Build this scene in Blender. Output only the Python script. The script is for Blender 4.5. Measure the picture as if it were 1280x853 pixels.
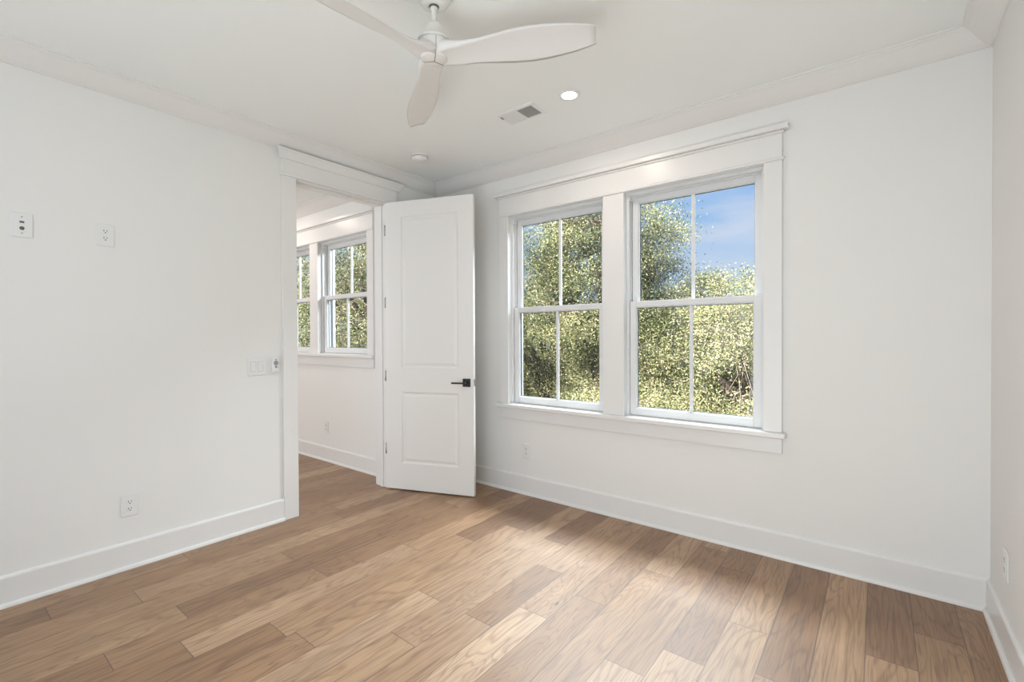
import bpy, math, random
import numpy as np
from mathutils import Vector, Matrix

for o in list(bpy.data.objects):
    bpy.data.objects.remove(o)
scene = bpy.context.scene
col = scene.collection
R = math.radians
random.seed(7)

# ------------------------------------------------------------------ room sizes
W = 3.754          # width, left wall x=0, right wall x=W
H = 2.727          # ceiling
YB = -4.70         # wall behind the camera
WT = 0.145         # thickness of the left wall
AY = -0.43         # window wall of the adjoining room
AX = -3.95         # far side of the adjoining room

# ------------------------------------------------------------------ camera
yaw, pitch, roll = R(38.0428), R(-0.5426), R(-0.2503)
F = Vector((-math.sin(yaw) * math.cos(pitch), math.cos(yaw) * math.cos(pitch), math.sin(pitch)))
RT = Vector((math.cos(yaw), math.sin(yaw), 0))
U = RT.cross(F)
R2 = RT * math.cos(roll) + U * math.sin(roll)
U2 = -RT * math.sin(roll) + U * math.cos(roll)
cd = bpy.data.cameras.new('camera')
cam = bpy.data.objects.new('camera', cd)
col.objects.link(cam)
cd.sensor_width = 36.0
cd.lens = 585.12 / 1280 * 36.0
cd.clip_start = 0.02
cd.clip_end = 300
m = Matrix((R2, U2, -F)).transposed().to_4x4()
m.translation = Vector((3.3375, -3.1038, 1.30))
cam.matrix_world = m
scene.camera = cam

# ------------------------------------------------------------------ exposure
vs = scene.view_settings
vs.view_transform = 'Standard'
vs.look = 'None'
vs.exposure = 0.0
vs.gamma = 1.0
vs.use_curve_mapping = False

# ------------------------------------------------------------------ sky
world = bpy.data.worlds.new('sky')
scene.world = world
world.use_nodes = True
nt = world.node_tree
nt.nodes.clear()
wo = nt.nodes.new('ShaderNodeOutputWorld')
bg = nt.nodes.new('ShaderNodeBackground')
tc = nt.nodes.new('ShaderNodeTexCoord')
sep = nt.nodes.new('ShaderNodeSeparateXYZ')
cr = nt.nodes.new('ShaderNodeValToRGB')
cr.color_ramp.elements[0].position = 0.0
cr.color_ramp.elements[0].color = (0.56, 0.73, 0.92, 1)
cr.color_ramp.elements[1].position = 0.55
cr.color_ramp.elements[1].color = (0.19, 0.39, 0.80, 1)
e = cr.color_ramp.elements.new(0.80)
e.color = (2.3, 2.45, 2.6, 1)             # zenith brightened above the view to add daylight indoors
e = cr.color_ramp.elements.new(0.25)
e.color = (0.33, 0.545, 0.885, 1)
mp = nt.nodes.new('ShaderNodeMapping')
mp.inputs['Scale'].default_value = (2.2, 2.2, 9.0)
mp.inputs['Location'].default_value = (0.35, 0.2, 0.4)
ns = nt.nodes.new('ShaderNodeTexNoise')
ns.inputs['Scale'].default_value = 2.0
ns.inputs['Detail'].default_value = 6
cr2 = nt.nodes.new('ShaderNodeValToRGB')
cr2.color_ramp.elements[0].position = 0.44
cr2.color_ramp.elements[0].color = (0, 0, 0, 1)
cr2.color_ramp.elements[1].position = 0.74
cr2.color_ramp.elements[1].color = (0.75, 0.75, 0.75, 1)
mx = nt.nodes.new('ShaderNodeMix')
mx.data_type = 'RGBA'
mx.inputs[7].default_value = (0.72, 0.76, 0.90, 1)
L = nt.links.new
L(tc.outputs['Generated'], sep.inputs[0])
L(sep.outputs['Z'], cr.inputs[0])
L(tc.outputs['Generated'], mp.inputs[0])
L(mp.outputs[0], ns.inputs['Vector'])
L(ns.outputs['Fac'], cr2.inputs[0])
L(cr2.outputs[0], mx.inputs[0])
L(cr.outputs[0], mx.inputs[6])
L(mx.outputs[2], bg.inputs['Color'])
bg.inputs['Strength'].default_value = 1.0
L(bg.outputs[0], wo.inputs['Surface'])


def light(name, kind, loc, energy, color=(1, 1, 1), direction=None, **kw):
    d = bpy.data.lights.new(name, kind)
    d.energy = energy
    d.color = color
    for k, v in kw.items():
        setattr(d, k, v)
    o = bpy.data.objects.new(name, d)
    col.objects.link(o)
    o.location = loc
    if direction is not None:
        o.rotation_euler = Vector(direction).to_track_quat('-Z', 'Y').to_euler()
    return o


# sun: from behind the house and to the left, it lights the oaks from the front
light('sun', 'SUN', (0, 0, 12), 14.0, (1.0, 0.93, 0.80), (0.30, 0.72, -0.62), angle=R(0.6))
# added fill lamp outside a made-up opening behind the camera
light('rear_fill_lamp', 'AREA', (1.9, YB - 0.25, 1.55), 19, (0.92, 0.96, 1.0), (0, 1, 0.03),
      shape='RECTANGLE', size=2.9, size_y=1.7)
# added fill lamp behind the camera, aimed up to brighten the ceiling
light('upward_fill_lamp', 'AREA', (2.75, -3.75, 0.40), 34, (0.93, 0.99, 1.0), (0.06, 1.7, 1.0), shape='RECTANGLE', size=1.6, size_y=1.0)
# added lamp above the two windows, out of view, brightens the floor inside
light('over_window_fill_lamp', 'AREA', (1.5, 2.0, 3.75), 620, (0.88, 0.95, 1.0), (-0.03, -0.77, -0.66), shape='RECTANGLE', size=4.0, size_y=1.2)
# added fill lamp in the adjoining room, out of view, no window there
light('adjoining_fill_lamp', 'AREA', (-2.0, -4.1, 1.6), 46, (0.94, 0.96, 1.0), (0.1, 1, 0.02),
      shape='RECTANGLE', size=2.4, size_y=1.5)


# ------------------------------------------------------------------ materials
def principled(name, color, rough=0.5, metallic=0.0, spec=0.5, **kw):
    mt = bpy.data.materials.new(name)
    mt.use_nodes = True
    b = mt.node_tree.nodes['Principled BSDF']
    b.inputs['Base Color'].default_value = (*color, 1)
    b.inputs['Roughness'].default_value = rough
    b.inputs['Metallic'].default_value = metallic
    b.inputs['Specular IOR Level'].default_value = spec
    for k, v in kw.items():
        b.inputs[k].default_value = v
    return mt


def textured(name, color, rough, bump_scale, bump, spec=0.5, var=0.02):
    """paint: a very faint procedural mottling and orange-peel bump"""
    mt = principled(name, color, rough, spec=spec)
    n = mt.node_tree.nodes
    b = n['Principled BSDF']
    g = n.new('ShaderNodeNewGeometry')
    t = n.new('ShaderNodeTexNoise')
    t.inputs['Scale'].default_value = bump_scale
    t.inputs['Detail'].default_value = 3
    bp = n.new('ShaderNodeBump')
    bp.inputs['Strength'].default_value = bump
    bp.inputs['Distance'].default_value = 0.001
    t2 = n.new('ShaderNodeTexNoise')
    t2.inputs['Scale'].default_value = 1.3
    mxx = n.new('ShaderNodeMix')
    mxx.data_type = 'RGBA'
    mxx.inputs[6].default_value = (*[c * (1 - var) for c in color], 1)
    mxx.inputs[7].default_value = (*[min(1, c * (1 + var)) for c in color], 1)
    k = mt.node_tree.links.new
    k(g.outputs['Position'], t.inputs['Vector'])
    k(g.outputs['Position'], t2.inputs['Vector'])
    k(t.outputs['Fac'], bp.inputs['Height'])
    k(bp.outputs[0], b.inputs['Normal'])
    k(t2.outputs['Fac'], mxx.inputs[0])
    k(mxx.outputs[2], b.inputs['Base Color'])
    return mt


M = {}
M['wall'] = textured('wall_paint', (0.845, 0.836, 0.815), 0.75, 220, 0.12, 0.3)
M['ceiling'] = textured('ceiling_paint', (0.915, 0.93, 0.915), 0.85, 220, 0.1, 0.2)
M['trim'] = textured('trim_enamel', (0.825, 0.815, 0.80), 0.32, 60, 0.03, 0.5, 0.008)
M['vinyl'] = textured('window_vinyl', (0.77, 0.775, 0.78), 0.35, 60, 0.02, 0.5, 0.005)
M['door'] = textured('door_enamel', (0.825, 0.815, 0.795), 0.36, 90, 0.05, 0.5, 0.008)
M['plate'] = textured('cover_plate_plastic', (0.83, 0.83, 0.82), 0.3, 60, 0.01, 0.5, 0.004)
M['fan'] = textured('fan_matte_white', (0.81, 0.79, 0.76), 0.45, 60, 0.02, 0.4, 0.006)
M['blade'] = textured('fan_blade_white', (0.79, 0.775, 0.755), 0.5, 60, 0.02, 0.35, 0.006)
M['hole'] = principled('dark_slot', (0.03, 0.03, 0.03), 0.7)
M['seam'] = principled('fan_seam', (0.12, 0.11, 0.10), 0.7)
M['jack'] = principled('jack_grey', (0.13, 0.13, 0.12), 0.5)
M['steel'] = principled('satin_nickel', (0.42, 0.41, 0.40), 0.35, 1.0)
M['black'] = principled('matte_black_hardware', (0.012, 0.012, 0.016), 0.38)
M['grey_button'] = principled('grey_button', (0.33, 0.34, 0.36), 0.45)
M['gasket'] = principled('gasket_and_jamb_shade', (0.10, 0.12, 0.13), 0.6)  # also colours the painted shade strips on the jambs
M['vent_dark'] = principled('vent_duct_shade', (0.10, 0.10, 0.10), 0.8)
M['vent_grey'] = principled('vent_louver_grey', (0.42, 0.42, 0.41), 0.5)
M['siding'] = textured('siding_paint', (0.70, 0.72, 0.74), 0.7, 30, 0.2)
M['soil'] = textured('ground_cover', (0.10, 0.10, 0.045), 0.95, 8, 0.8, 0.2, 0.25)


def lamp_mat():
    mt = bpy.data.materials.new('recessed_light_lens')
    mt.use_nodes = True
    n = mt.node_tree.nodes
    n.clear()
    o = n.new('ShaderNodeOutputMaterial')
    e = n.new('ShaderNodeEmission')
    e.inputs['Color'].default_value = (1, 0.93, 0.84, 1)
    e.inputs['Strength'].default_value = 14
    mt.node_tree.links.new(e.outputs[0], o.inputs['Surface'])
    return mt


M['lens'] = lamp_mat()


def glass_mat():
    mt = bpy.data.materials.new('window_glass')
    mt.use_nodes = True
    n = mt.node_tree.nodes
    n.clear()
    k = mt.node_tree.links.new
    o = n.new('ShaderNodeOutputMaterial')
    t = n.new('ShaderNodeBsdfTransparent')
    t.inputs['Color'].default_value = (0.965, 0.98, 0.975, 1)
    g = n.new('ShaderNodeBsdfGlossy')
    g.inputs['Roughness'].default_value = 0.01
    # Schlick reflectance of one face, from the angle alone
    ge = n.new('ShaderNodeNewGeometry')
    dt = n.new('ShaderNodeVectorMath')
    dt.operation = 'DOT_PRODUCT'
    k(ge.outputs['Normal'], dt.inputs[0])
    k(ge.outputs['Incoming'], dt.inputs[1])
    ab = n.new('ShaderNodeMath'); ab.operation = 'ABSOLUTE'
    k(dt.outputs['Value'], ab.inputs[0])
    om = n.new('ShaderNodeMath'); om.operation = 'SUBTRACT'
    om.inputs[0].default_value = 1.0
    k(ab.outputs[0], om.inputs[1])
    pw = n.new('ShaderNodeMath'); pw.operation = 'POWER'
    k(om.outputs[0], pw.inputs[0])
    pw.inputs[1].default_value = 5.0
    fr = n.new('ShaderNodeMath'); fr.operation = 'MULTIPLY_ADD'
    k(pw.outputs[0], fr.inputs[0])
    fr.inputs[1].default_value = 0.45
    fr.inputs[2].default_value = 0.012
    mxx = n.new('ShaderNodeMixShader')
    k(fr.outputs[0], mxx.inputs[0])
    k(t.outputs[0], mxx.inputs[1])
    k(g.outputs[0], mxx.inputs[2])
    k(mxx.outputs[0], o.inputs['Surface'])
    return mt


M['glass'] = glass_mat()


def floor_mat():
    mt = bpy.data.materials.new('oak_plank_floor')
    mt.use_nodes = True
    n = mt.node_tree.nodes
    k = mt.node_tree.links.new
    b = n['Principled BSDF']

    def math_(op, a, b_=None, c=None):
        nd = n.new('ShaderNodeMath')
        nd.operation = op
        for i, v in enumerate((a, b_, c)):
            if v is None:
                continue
            if isinstance(v, (int, float)):
                nd.inputs[i].default_value = v
            else:
                k(v, nd.inputs[i])
        return nd.outputs[0]

    def ramp(src, stops):
        r = n.new('ShaderNodeValToRGB')
        els = r.color_ramp.elements
        els[0].position, els[0].color = stops[0][0], (*stops[0][1], 1)
        els[1].position, els[1].color = stops[-1][0], (*stops[-1][1], 1)
        for p_, c_ in stops[1:-1]:
            e_ = els.new(p_)
            e_.color = (*c_, 1)
        k(src, r.inputs[0])
        return r.outputs[0]

    def mul(a, b_, f=1.0):
        mm = n.new('ShaderNodeMix')
        mm.data_type = 'RGBA'
        mm.blend_type = 'MULTIPLY'
        mm.inputs[0].default_value = f
        k(a, mm.inputs[6])
        k(b_, mm.inputs[7])
        return mm.outputs[2]

    geo = n.new('ShaderNodeNewGeometry')
    at = n.new('ShaderNodeAttribute')
    at.attribute_name = 'plank'
    sp = n.new('ShaderNodeSeparateColor')
    k(at.outputs['Color'], sp.inputs[0])
    tone, seed, curl = sp.outputs[0], sp.outputs[1], sp.outputs[2]
    sg = n.new('ShaderNodeSeparateXYZ')
    k(geo.outputs['Position'], sg.inputs[0])
    off = math_('MULTIPLY', seed, 37.0)

    def coord(sx, sy):
        c = n.new('ShaderNodeCombineXYZ')
        k(math_('MULTIPLY', sg.outputs['X'], sx), c.inputs[0])
        k(math_('MULTIPLY', sg.outputs['Y'], sy), c.inputs[1])
        k(off, c.inputs[2])
        return c.outputs[0]

    def noise(vec, scale, detail=4, rough=0.55, dist=0.0):
        t = n.new('ShaderNodeTexNoise')
        t.inputs['Scale'].default_value = scale
        t.inputs['Detail'].default_value = detail
        t.inputs['Roughness'].default_value = rough
        t.inputs['Distortion'].default_value = dist
        k(vec, t.inputs['Vector'])
        return t.outputs['Fac']

    # cathedral figure: contour lines of a stretched noise field
    field = noise(coord(5.5, 0.9), 1.0, 3, 0.5, 0.45)
    lines = math_('SINE', math_('MULTIPLY', field, math_('MULTIPLY_ADD', curl, 110.0, 60.0)))
    lines = math_('MULTIPLY_ADD', lines, 0.5, 0.5)
    lines = math_('POWER', lines, 5.0)
    pores = noise(coord(170, 5), 1.0, 2, 0.6)
    fibre = noise(coord(60, 2.2), 1.0, 5, 0.65)
    mott = noise(coord(5, 1.6), 1.0, 3, 0.5)
    base = ramp(tone, [(0.0, (0.195, 0.090, 0.030)), (0.35, (0.305, 0.165, 0.072)),
                       (0.65, (0.405, 0.247, 0.131)), (1.0, (0.500, 0.345, 0.218))])
    c1 = mul(base, ramp(fibre, [(0.25, (0.80, 0.77, 0.74)), (0.7, (1.10, 1.10, 1.10))]))
    c2 = mul(c1, ramp(lines, [(0.0, (1.04, 1.04, 1.04)), (1.0, (0.66, 0.57, 0.49))]), 0.70)
    c3 = mul(c2, ramp(pores, [(0.38, (0.60, 0.52, 0.46)), (0.50, (1.0, 1.0, 1.0))]), 0.65)
    c4 = mul(c3, ramp(mott, [(0.3, (0.88, 0.86, 0.84)), (0.7, (1.1, 1.1, 1.1))]))
    # small dark knots and splits
    vor = n.new('ShaderNodeTexVoronoi')
    vor.inputs['Scale'].default_value = 1.0
    k(coord(9.0, 3.4), vor.inputs['Vector'])
    knot = ramp(vor.outputs['Distance'], [(0.035, (0.22, 0.15, 0.10)), (0.085, (1, 1, 1))])
    sel = math_('GREATER_THAN', noise(coord(2.1, 2.1), 1.0, 1), 0.60)
    mk = n.new('ShaderNodeMix')
    mk.data_type = 'RGBA'
    mk.blend_type = 'MULTIPLY'
    k(sel, mk.inputs[0])
    k(c4, mk.inputs[6])
    k(knot, mk.inputs[7])
    # the narrow v-groove between boards
    uv = n.new('ShaderNodeUVMap')
    uv.uv_map = 'edge'
    su = n.new('ShaderNodeSeparateXYZ')
    k(uv.outputs[0], su.inputs[0])
    dmin = math_('MINIMUM', su.outputs['X'], su.outputs['Y'])
    groove = ramp(math_('MULTIPLY', dmin, 100.0), [(0.08, (0.30, 0.24, 0.20)), (0.30, (1, 1, 1))])
    c5 = mul(mk.outputs[2], groove, 0.85)
    k(c5, b.inputs['Base Color'])
    rg = math_('MULTIPLY_ADD', fibre, 0.14, 0.44)
    k(rg, b.inputs['Roughness'])
    b.inputs['Specular IOR Level'].default_value = 0.6
    b.inputs['Coat Weight'].default_value = 0.7
    b.inputs['Coat Roughness'].default_value = 0.52
    b.inputs['Coat IOR'].default_value = 1.6
    bp = n.new('ShaderNodeBump')
    bp.inputs['Strength'].default_value = 0.35
    bp.inputs['Distance'].default_value = 0.0012
    hh = math_('ADD', math_('MULTIPLY', fibre, 0.6), math_('MULTIPLY', lines, -0.35))
    k(hh, bp.inputs['Height'])
    k(bp.outputs[0], b.inputs['Normal'])
    return mt


M['floor'] = floor_mat()


def leaf_mat(name, stops):
    mt = bpy.data.materials.new(name)
    mt.use_nodes = True
    n = mt.node_tree.nodes
    k = mt.node_tree.links.new
    b = n['Principled BSDF']
    out = n['Material Output']
    at = n.new('ShaderNodeAttribute')
    at.attribute_name = 'leaf'
    r = n.new('ShaderNodeValToRGB')
    els = r.color_ramp.elements
    els[0].position, els[0].color = stops[0][0], (*stops[0][1], 1)
    els[1].position, els[1].color = stops[-1][0], (*stops[-1][1], 1)
    for p_, c_ in stops[1:-1]:
        els.new(p_).color = (*c_, 1)
    k(at.outputs['Fac'], r.inputs[0])
    k(r.outputs[0], b.inputs['Base Color'])
    b.inputs['Roughness'].default_value = 0.42
    tr = n.new('ShaderNodeBsdfTranslucent')
    k(r.outputs[0], tr.inputs['Color'])
    mxx = n.new('ShaderNodeMixShader')
    mxx.inputs[0].default_value = 0.20
    k(b.outputs[0], mxx.inputs[1])
    k(tr.outputs[0], mxx.inputs[2])
    k(mxx.outputs[0], out.inputs['Surface'])
    return mt


M['leaf'] = leaf_mat('oak_leaf', [(0.0, (0.018, 0.045, 0.032)), (0.28, (0.08, 0.13, 0.06)),  # darkest stop also paints in leaf shade
                                 (0.5, (0.31, 0.34, 0.14)), (0.72, (0.58, 0.57, 0.28)),
                                 (0.9, (0.68, 0.62, 0.42)), (1.0, (0.56, 0.44, 0.38))])
M['bark'] = textured('oak_bark', (0.13, 0.105, 0.09), 0.9, 25, 0.9, 0.2, 0.3)
M['twig'] = textured('twig_bark', (0.30, 0.25, 0.22), 0.9, 25, 0.5, 0.2, 0.2)


# ------------------------------------------------------------------ mesh helpers
class MB:
    """collects shapes, builds ONE mesh object"""

    def __init__(s):
        s.v, s.f, s.sm, s.mi = [], [], [], []

    def add(s, vs_, fs_, smooth=False, mi=0):
        b = len(s.v)
        s.v += [tuple(v) for v in vs_]
        for f in fs_:
            s.f.append(tuple(b + i for i in f))
            s.sm.append(smooth)
            s.mi.append(mi)
        return s

    def box(s, x0, x1, y0, y1, z0, z1, bev=0.0, mi=0):
        if x0 > x1: x0, x1 = x1, x0
        if y0 > y1: y0, y1 = y1, y0
        if z0 > z1: z0, z1 = z1, z0
        if bev <= 0:
            vs_ = [(x, y, z) for x in (x0, x1) for y in (y0, y1) for z in (z0, z1)]
            fs_ = [(0, 1, 3, 2), (4, 6, 7, 5), (0, 4, 5, 1), (2, 3, 7, 6), (0, 2, 6, 4), (1, 5, 7, 3)]
            return s.add(vs_, fs_, mi=mi)
        b = min(bev, (x1 - x0) / 2.01, (y1 - y0) / 2.01, (z1 - z0) / 2.01)
        lo, hi = (x0, y0, z0), (x1, y1, z1)
        vs_, idx = [], {}
        for sx in (0, 1):
            for sy in (0, 1):
                for sz in (0, 1):
                    sg = (sx, sy, sz)
                    for a in range(3):
                        q = []
                        for c in range(3):
                            base = hi[c] if sg[c] else lo[c]
                            q.append(base if c == a else base + (-b if sg[c] else b))
                        idx[(sg, a)] = len(vs_)
                        vs_.append(tuple(q))
        fs_ = []
        for a in range(3):
            o1, o2 = [(1, 2), (2, 0), (0, 1)][a]
            for sd in (0, 1):
                q = []
                for (p1, p2) in ((0, 0), (1, 0), (1, 1), (0, 1)):
                    t = [0, 0, 0]
                    t[a] = sd; t[o1] = p1; t[o2] = p2
                    q.append(idx[(tuple(t), a)])
                fs_.append(tuple(q) if sd else tuple(reversed(q)))
        for a in range(3):                      # edges along a
            o1, o2 = [(1, 2), (2, 0), (0, 1)][a]
            for p1 in (0, 1):
                for p2 in (0, 1):
                    t0, t1 = [0, 0, 0], [0, 0, 0]
                    for t, va in ((t0, 0), (t1, 1)):
                        t[a] = va; t[o1] = p1; t[o2] = p2
                    fs_.append((idx[(tuple(t0), o1)], idx[(tuple(t1), o1)], idx[(tuple(t1), o2)], idx[(tuple(t0), o2)]))
        for sg in [(i, j, k_) for i in (0, 1) for j in (0, 1) for k_ in (0, 1)]:
            fs_.append(tuple(idx[(sg, a)] for a in range(3)))
        return s.add(vs_, fs_, mi=mi)

    def sweep(s, prof, path_a, path_b, ax_u, ax_v, mi=0, ma=(0, 0), mb=(0, 0)):
        """straight moulding: prof [(u,v)] swept from a to b; ma/mb shear the ends (mitre) by u,v"""
        a, b = Vector(path_a), Vector(path_b)
        d = (b - a).normalized()
        au, av = Vector(ax_u), Vector(ax_v)
        n_ = len(prof)
        vs_ = [a + au * u + av * v + d * (ma[0] * u + ma[1] * v) for u, v in prof]
        vs_ += [b + au * u + av * v + d * (mb[0] * u + mb[1] * v) for u, v in prof]
        fs_ = [(i, (i + 1) % n_, n_ + (i + 1) % n_, n_ + i) for i in range(n_)]
        fs_ += [tuple(reversed(range(n_))), tuple(range(n_, 2 * n_))]
        return s.add(vs_, fs_, mi=mi)

    def lathe(s, prof, center=(0, 0, 0), seg=40, mi=0, axis='Z', smooth=True):
        """prof [(r, h)] turned about an axis through center"""
        vs_, fs_ = [], []
        n_ = len(prof)
        for i in range(seg):
            t = 2 * math.pi * i / seg
            c_, s_ = math.cos(t), math.sin(t)
            for r, h in prof:
                if axis == 'Z':
                    vs_.append((center[0] + r * c_, center[1] + r * s_, center[2] + h))
                elif axis == 'Y':
                    vs_.append((center[0] + r * c_, center[1] + h, center[2] + r * s_))
                else:
                    vs_.append((center[0] + h, center[1] + r * c_, center[2] + r * s_))
        for i in range(seg):
            j = (i + 1) % seg
            for q in range(n_ - 1):
                fs_.append((i * n_ + q, j * n_ + q, j * n_ + q + 1, i * n_ + q + 1))
        return s.add(vs_, fs_, smooth, mi)

    def tube(s, pts, rad, seg=8, mi=0, smooth=True):
        pts = [Vector(p_) for p_ in pts]
        vs_, fs_ = [], []
        for i, p_ in enumerate(pts):
            d = (pts[min(i + 1, len(pts) - 1)] - pts[max(i - 1, 0)]).normalized()
            up = Vector((0, 0, 1)) if abs(d.z) < 0.9 else Vector((1, 0, 0))
            a = d.cross(up).normalized()
            b = d.cross(a)
            r = rad[i] if isinstance(rad, (list, tuple)) else rad
            for j in range(seg):
                t = 2 * math.pi * j / seg
                vs_.append(p_ + a * (r * math.cos(t)) + b * (r * math.sin(t)))
        for i in range(len(pts) - 1):
            for j in range(seg):
                k_ = (j + 1) % seg
                fs_.append((i * seg + j, i * seg + k_, (i + 1) * seg + k_, (i + 1) * seg + j))
        fs_.append(tuple(range(seg)))
        fs_.append(tuple(reversed(range((len(pts) - 1) * seg, len(pts) * seg))))
        return s.add(vs_, fs_, smooth, mi)

    def build(s, name, mats, parent=None, loc=None, rotz=0.0):
        me = bpy.data.meshes.new(name)
        me.from_pydata(s.v, [], s.f)
        if not isinstance(mats, (list, tuple)):
            mats = [mats]
        for mt in mats:
            me.materials.append(mt)
        me.polygons.foreach_set('use_smooth', s.sm)
        me.polygons.foreach_set('material_index', s.mi)
        # consistent outward normals
        import bmesh
        bm = bmesh.new()
        bm.from_mesh(me)
        bmesh.ops.remove_doubles(bm, verts=bm.verts, dist=1e-6)
        bmesh.ops.recalc_face_normals(bm, faces=bm.faces)
        bm.to_mesh(me)
        bm.free()
        me.update()
        o = bpy.data.objects.new(name, me)
        col.objects.link(o)
        if loc is not None:
            o.location = loc
        o.rotation_euler = (0, 0, rotz)
        if parent is not None:
            o.parent = parent
        return o


def tag(o, label=None, cat=None, group=None, kind=None):
    if label: o['label'] = label
    if cat: o['category'] = cat
    if group: o['group'] = group
    if kind: o['kind'] = kind
    return o


def empty(name, loc, rotz=0.0):
    o = bpy.data.objects.new(name, None)
    o.empty_display_size = 0.05
    col.objects.link(o)
    o.location = loc
    o.rotation_euler = (0, 0, rotz)
    return o


def struct(o, label=None, cat=None):
    return tag(o, label, cat, kind='structure')


def wall_with_openings(mb, x0, x1, z0, z1, y0, y1, holes):
    """wall in the XZ plane from y0 to y1, holes = [(hx0,hx1,hz0,hz1)] sorted by x"""
    cx = x0
    for hx0, hx1, hz0, hz1 in holes:
        mb.box(cx, hx0, y0, y1, z0, z1)
        if hz0 > z0:
            mb.box(hx0, hx1, y0, y1, z0, hz0)
        mb.box(hx0, hx1, y0, y1, hz1, z1)
        cx = hx1
    mb.box(cx, x1, y0, y1, z0, z1)
    return mb


# ------------------------------------------------------------------ shell
WIN = [(0.883, 1.764, 0.735, 2.310), (1.925, 2.804, 0.735, 2.310)]       # main room
AW1 = (-1.365, -0.487, 1.130, 2.310)                                     # adjoining room
AW0 = (-2.406, -1.526, 1.130, 2.310)
EXT = 0.16
DO = (-1.388, -0.592, 2.448)     # doorway in the left wall: y from, y to, height

g = 0.012
wall_with_openings(MB(), -WT, W + 0.15, -0.03, H + 0.12, 0.0, EXT,
                   [(a - g, b + g, c - g, d + g) for a, b, c, d in WIN]).build('wall_back', M['wall'])
struct(bpy.data.objects['wall_back'], 'white painted wall holding the big pair of windows', 'wall')

mb = MB()
y0 = YB
mb.box(-WT, 0, YB, DO[0] - g, -0.03, H + 0.12)
mb.box(-WT, 0, DO[0] - g, DO[1] + g, DO[2] + g, H + 0.12)
mb.box(-WT, 0, DO[1] + g, 0.0, -0.03, H + 0.12)
struct(mb.build('wall_left', M['wall']), 'white painted wall with the open doorway, left side of the room', 'wall')
struct(MB().box(W, W + 0.15, YB, 0.0, -0.03, H + 0.12).build('wall_right', M['wall']),
       'white painted wall at the right edge of the photo', 'wall')
struct(wall_with_openings(MB(), -WT, W + 0.15, -0.03, H + 0.12, YB - 0.15, YB, [(0.5, 3.3, 0.75, 2.4)]).build('wall_front', M['wall']),  # opening added to let the rear fill lamp in
       'white painted wall behind the camera with an added opening for the fill lamp', 'wall')
struct(MB().box(AX - 0.1, W + 0.15, YB - 0.15, EXT, H, H + 0.1).build('ceiling', M['ceiling']),
       'smooth white ceiling with the fan and recessed light', 'ceiling')
# roof, with an added rear overhang that keeps sun out of the opening
struct(MB().box(AX - 0.4, W + 0.5, YB - 3.4, EXT + 0.12, H + 0.12, H + 0.3).build('trim_roof', M['siding']),
       'roof slab over both rooms, with an added rear overhang against the sun', 'roof')
# adjoining room
struct(wall_with_openings(MB(), AX, -WT, -0.03, H + 0.12, AY, AY + EXT,
                          [(a - g, b + g, c - g, d + g) for a, b, c, d in (AW0, AW1)]).build('wall_adjoining_back', M['wall']),
       'white wall with a window seen through the doorway', 'wall')
struct(MB().box(AX - 0.12, AX, YB, AY + EXT, -0.03, H + 0.12).build('wall_adjoining_left', M['wall']),
       'far wall of the adjoining room', 'wall')
struct(MB().box(AX, -WT, YB - 0.15, YB, -0.03, H + 0.12).build('wall_adjoining_front', M['wall']),
       'wall of the adjoining room opposite its window', 'wall')

# ------------------------------------------------------------------ plank floor
PW = 0.165
X0 = 3.298
joints = [(3.383, -.728), (3.545, -.424), (2.88, -.832), (2.723, -.315), (2.726, -1.201), (2.565, -1.40), (1.249, -.921),
          (1.894, -.928), (2.06, -1.321), (2.23, -1.065), (1.742, -.621), (0.079, -1.136), (1.076, -1.223), (1.59, -1.521),
          (0.58, -1.747), (0.914, -1.73), (0.679, -.549), (1.72, -1.821), (1.90, -1.521), (0.743, -2.332), (1.242, -2.119),
          (1.089, -2.415), (0.218, -2.726), (0.908, -2.635)]
rows = {}
for jx, jy in joints:
    rows.setdefault(int(round((jx - (X0 + PW / 2)) / PW)), []).append(jy)
# tone of boards that read clearly in the photograph: (x, y) -> tone
known = [(3.38, -.3, .12), (3.545, -.2, .16), (3.71, -.5, .42), (3.38, -1.0, .55), (3.545, -.7, .48), (3.21, -.5, .62),
         (3.045, -.4, .14), (2.88, -.4, .58), (2.88, -1.1, .68), (2.72, -.7, .12), (2.72, -.15, .30), (2.72, -1.5, .70),
         (2.565, -.7, .35), (2.565, -1.7, .8), (2.39, -.7, .45), (2.23, -.5, .3), (2.23, -1.4, .30), (2.06, -.7, .55),
         (2.06, -1.7, .9), (1.9, -.5, .6), (1.9, -1.2, .22), (1.9, -1.8, .62), (1.742, -.3, .12), (1.742, -1.1, .72),
         (1.59, -.8, .72), (1.59, -1.8, .88), (1.42, -1.0, .62), (1.249, -.5, .06), (1.249, -1.5, .58), (1.249, -2.5, .30),
         (1.076, -.7, .62), (1.076, -1.6, .80), (1.089, -2.8, .3), (.914, -1.0, .30), (.914, -2.1, .42), (.914, -3.0, .3),
         (.743, -1.2, .40), (.743, -2.1, .20), (.743, -2.7, .6), (.58, -1.0, .32), (.58, -2.2, .55), (.42, -1.0, .7),
         (.25, -.9, .25), (.218, -2.0, .35), (.08, -.8, .72), (.08, -1.8, .45), (-.25, -1.0, .35)]
rnd = random.Random(21)
verts, faces, cols_, uvs = [], [], [], []
r0 = int(math.floor((AX - X0) / PW))
r1 = int(math.ceil((W - X0) / PW))
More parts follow.
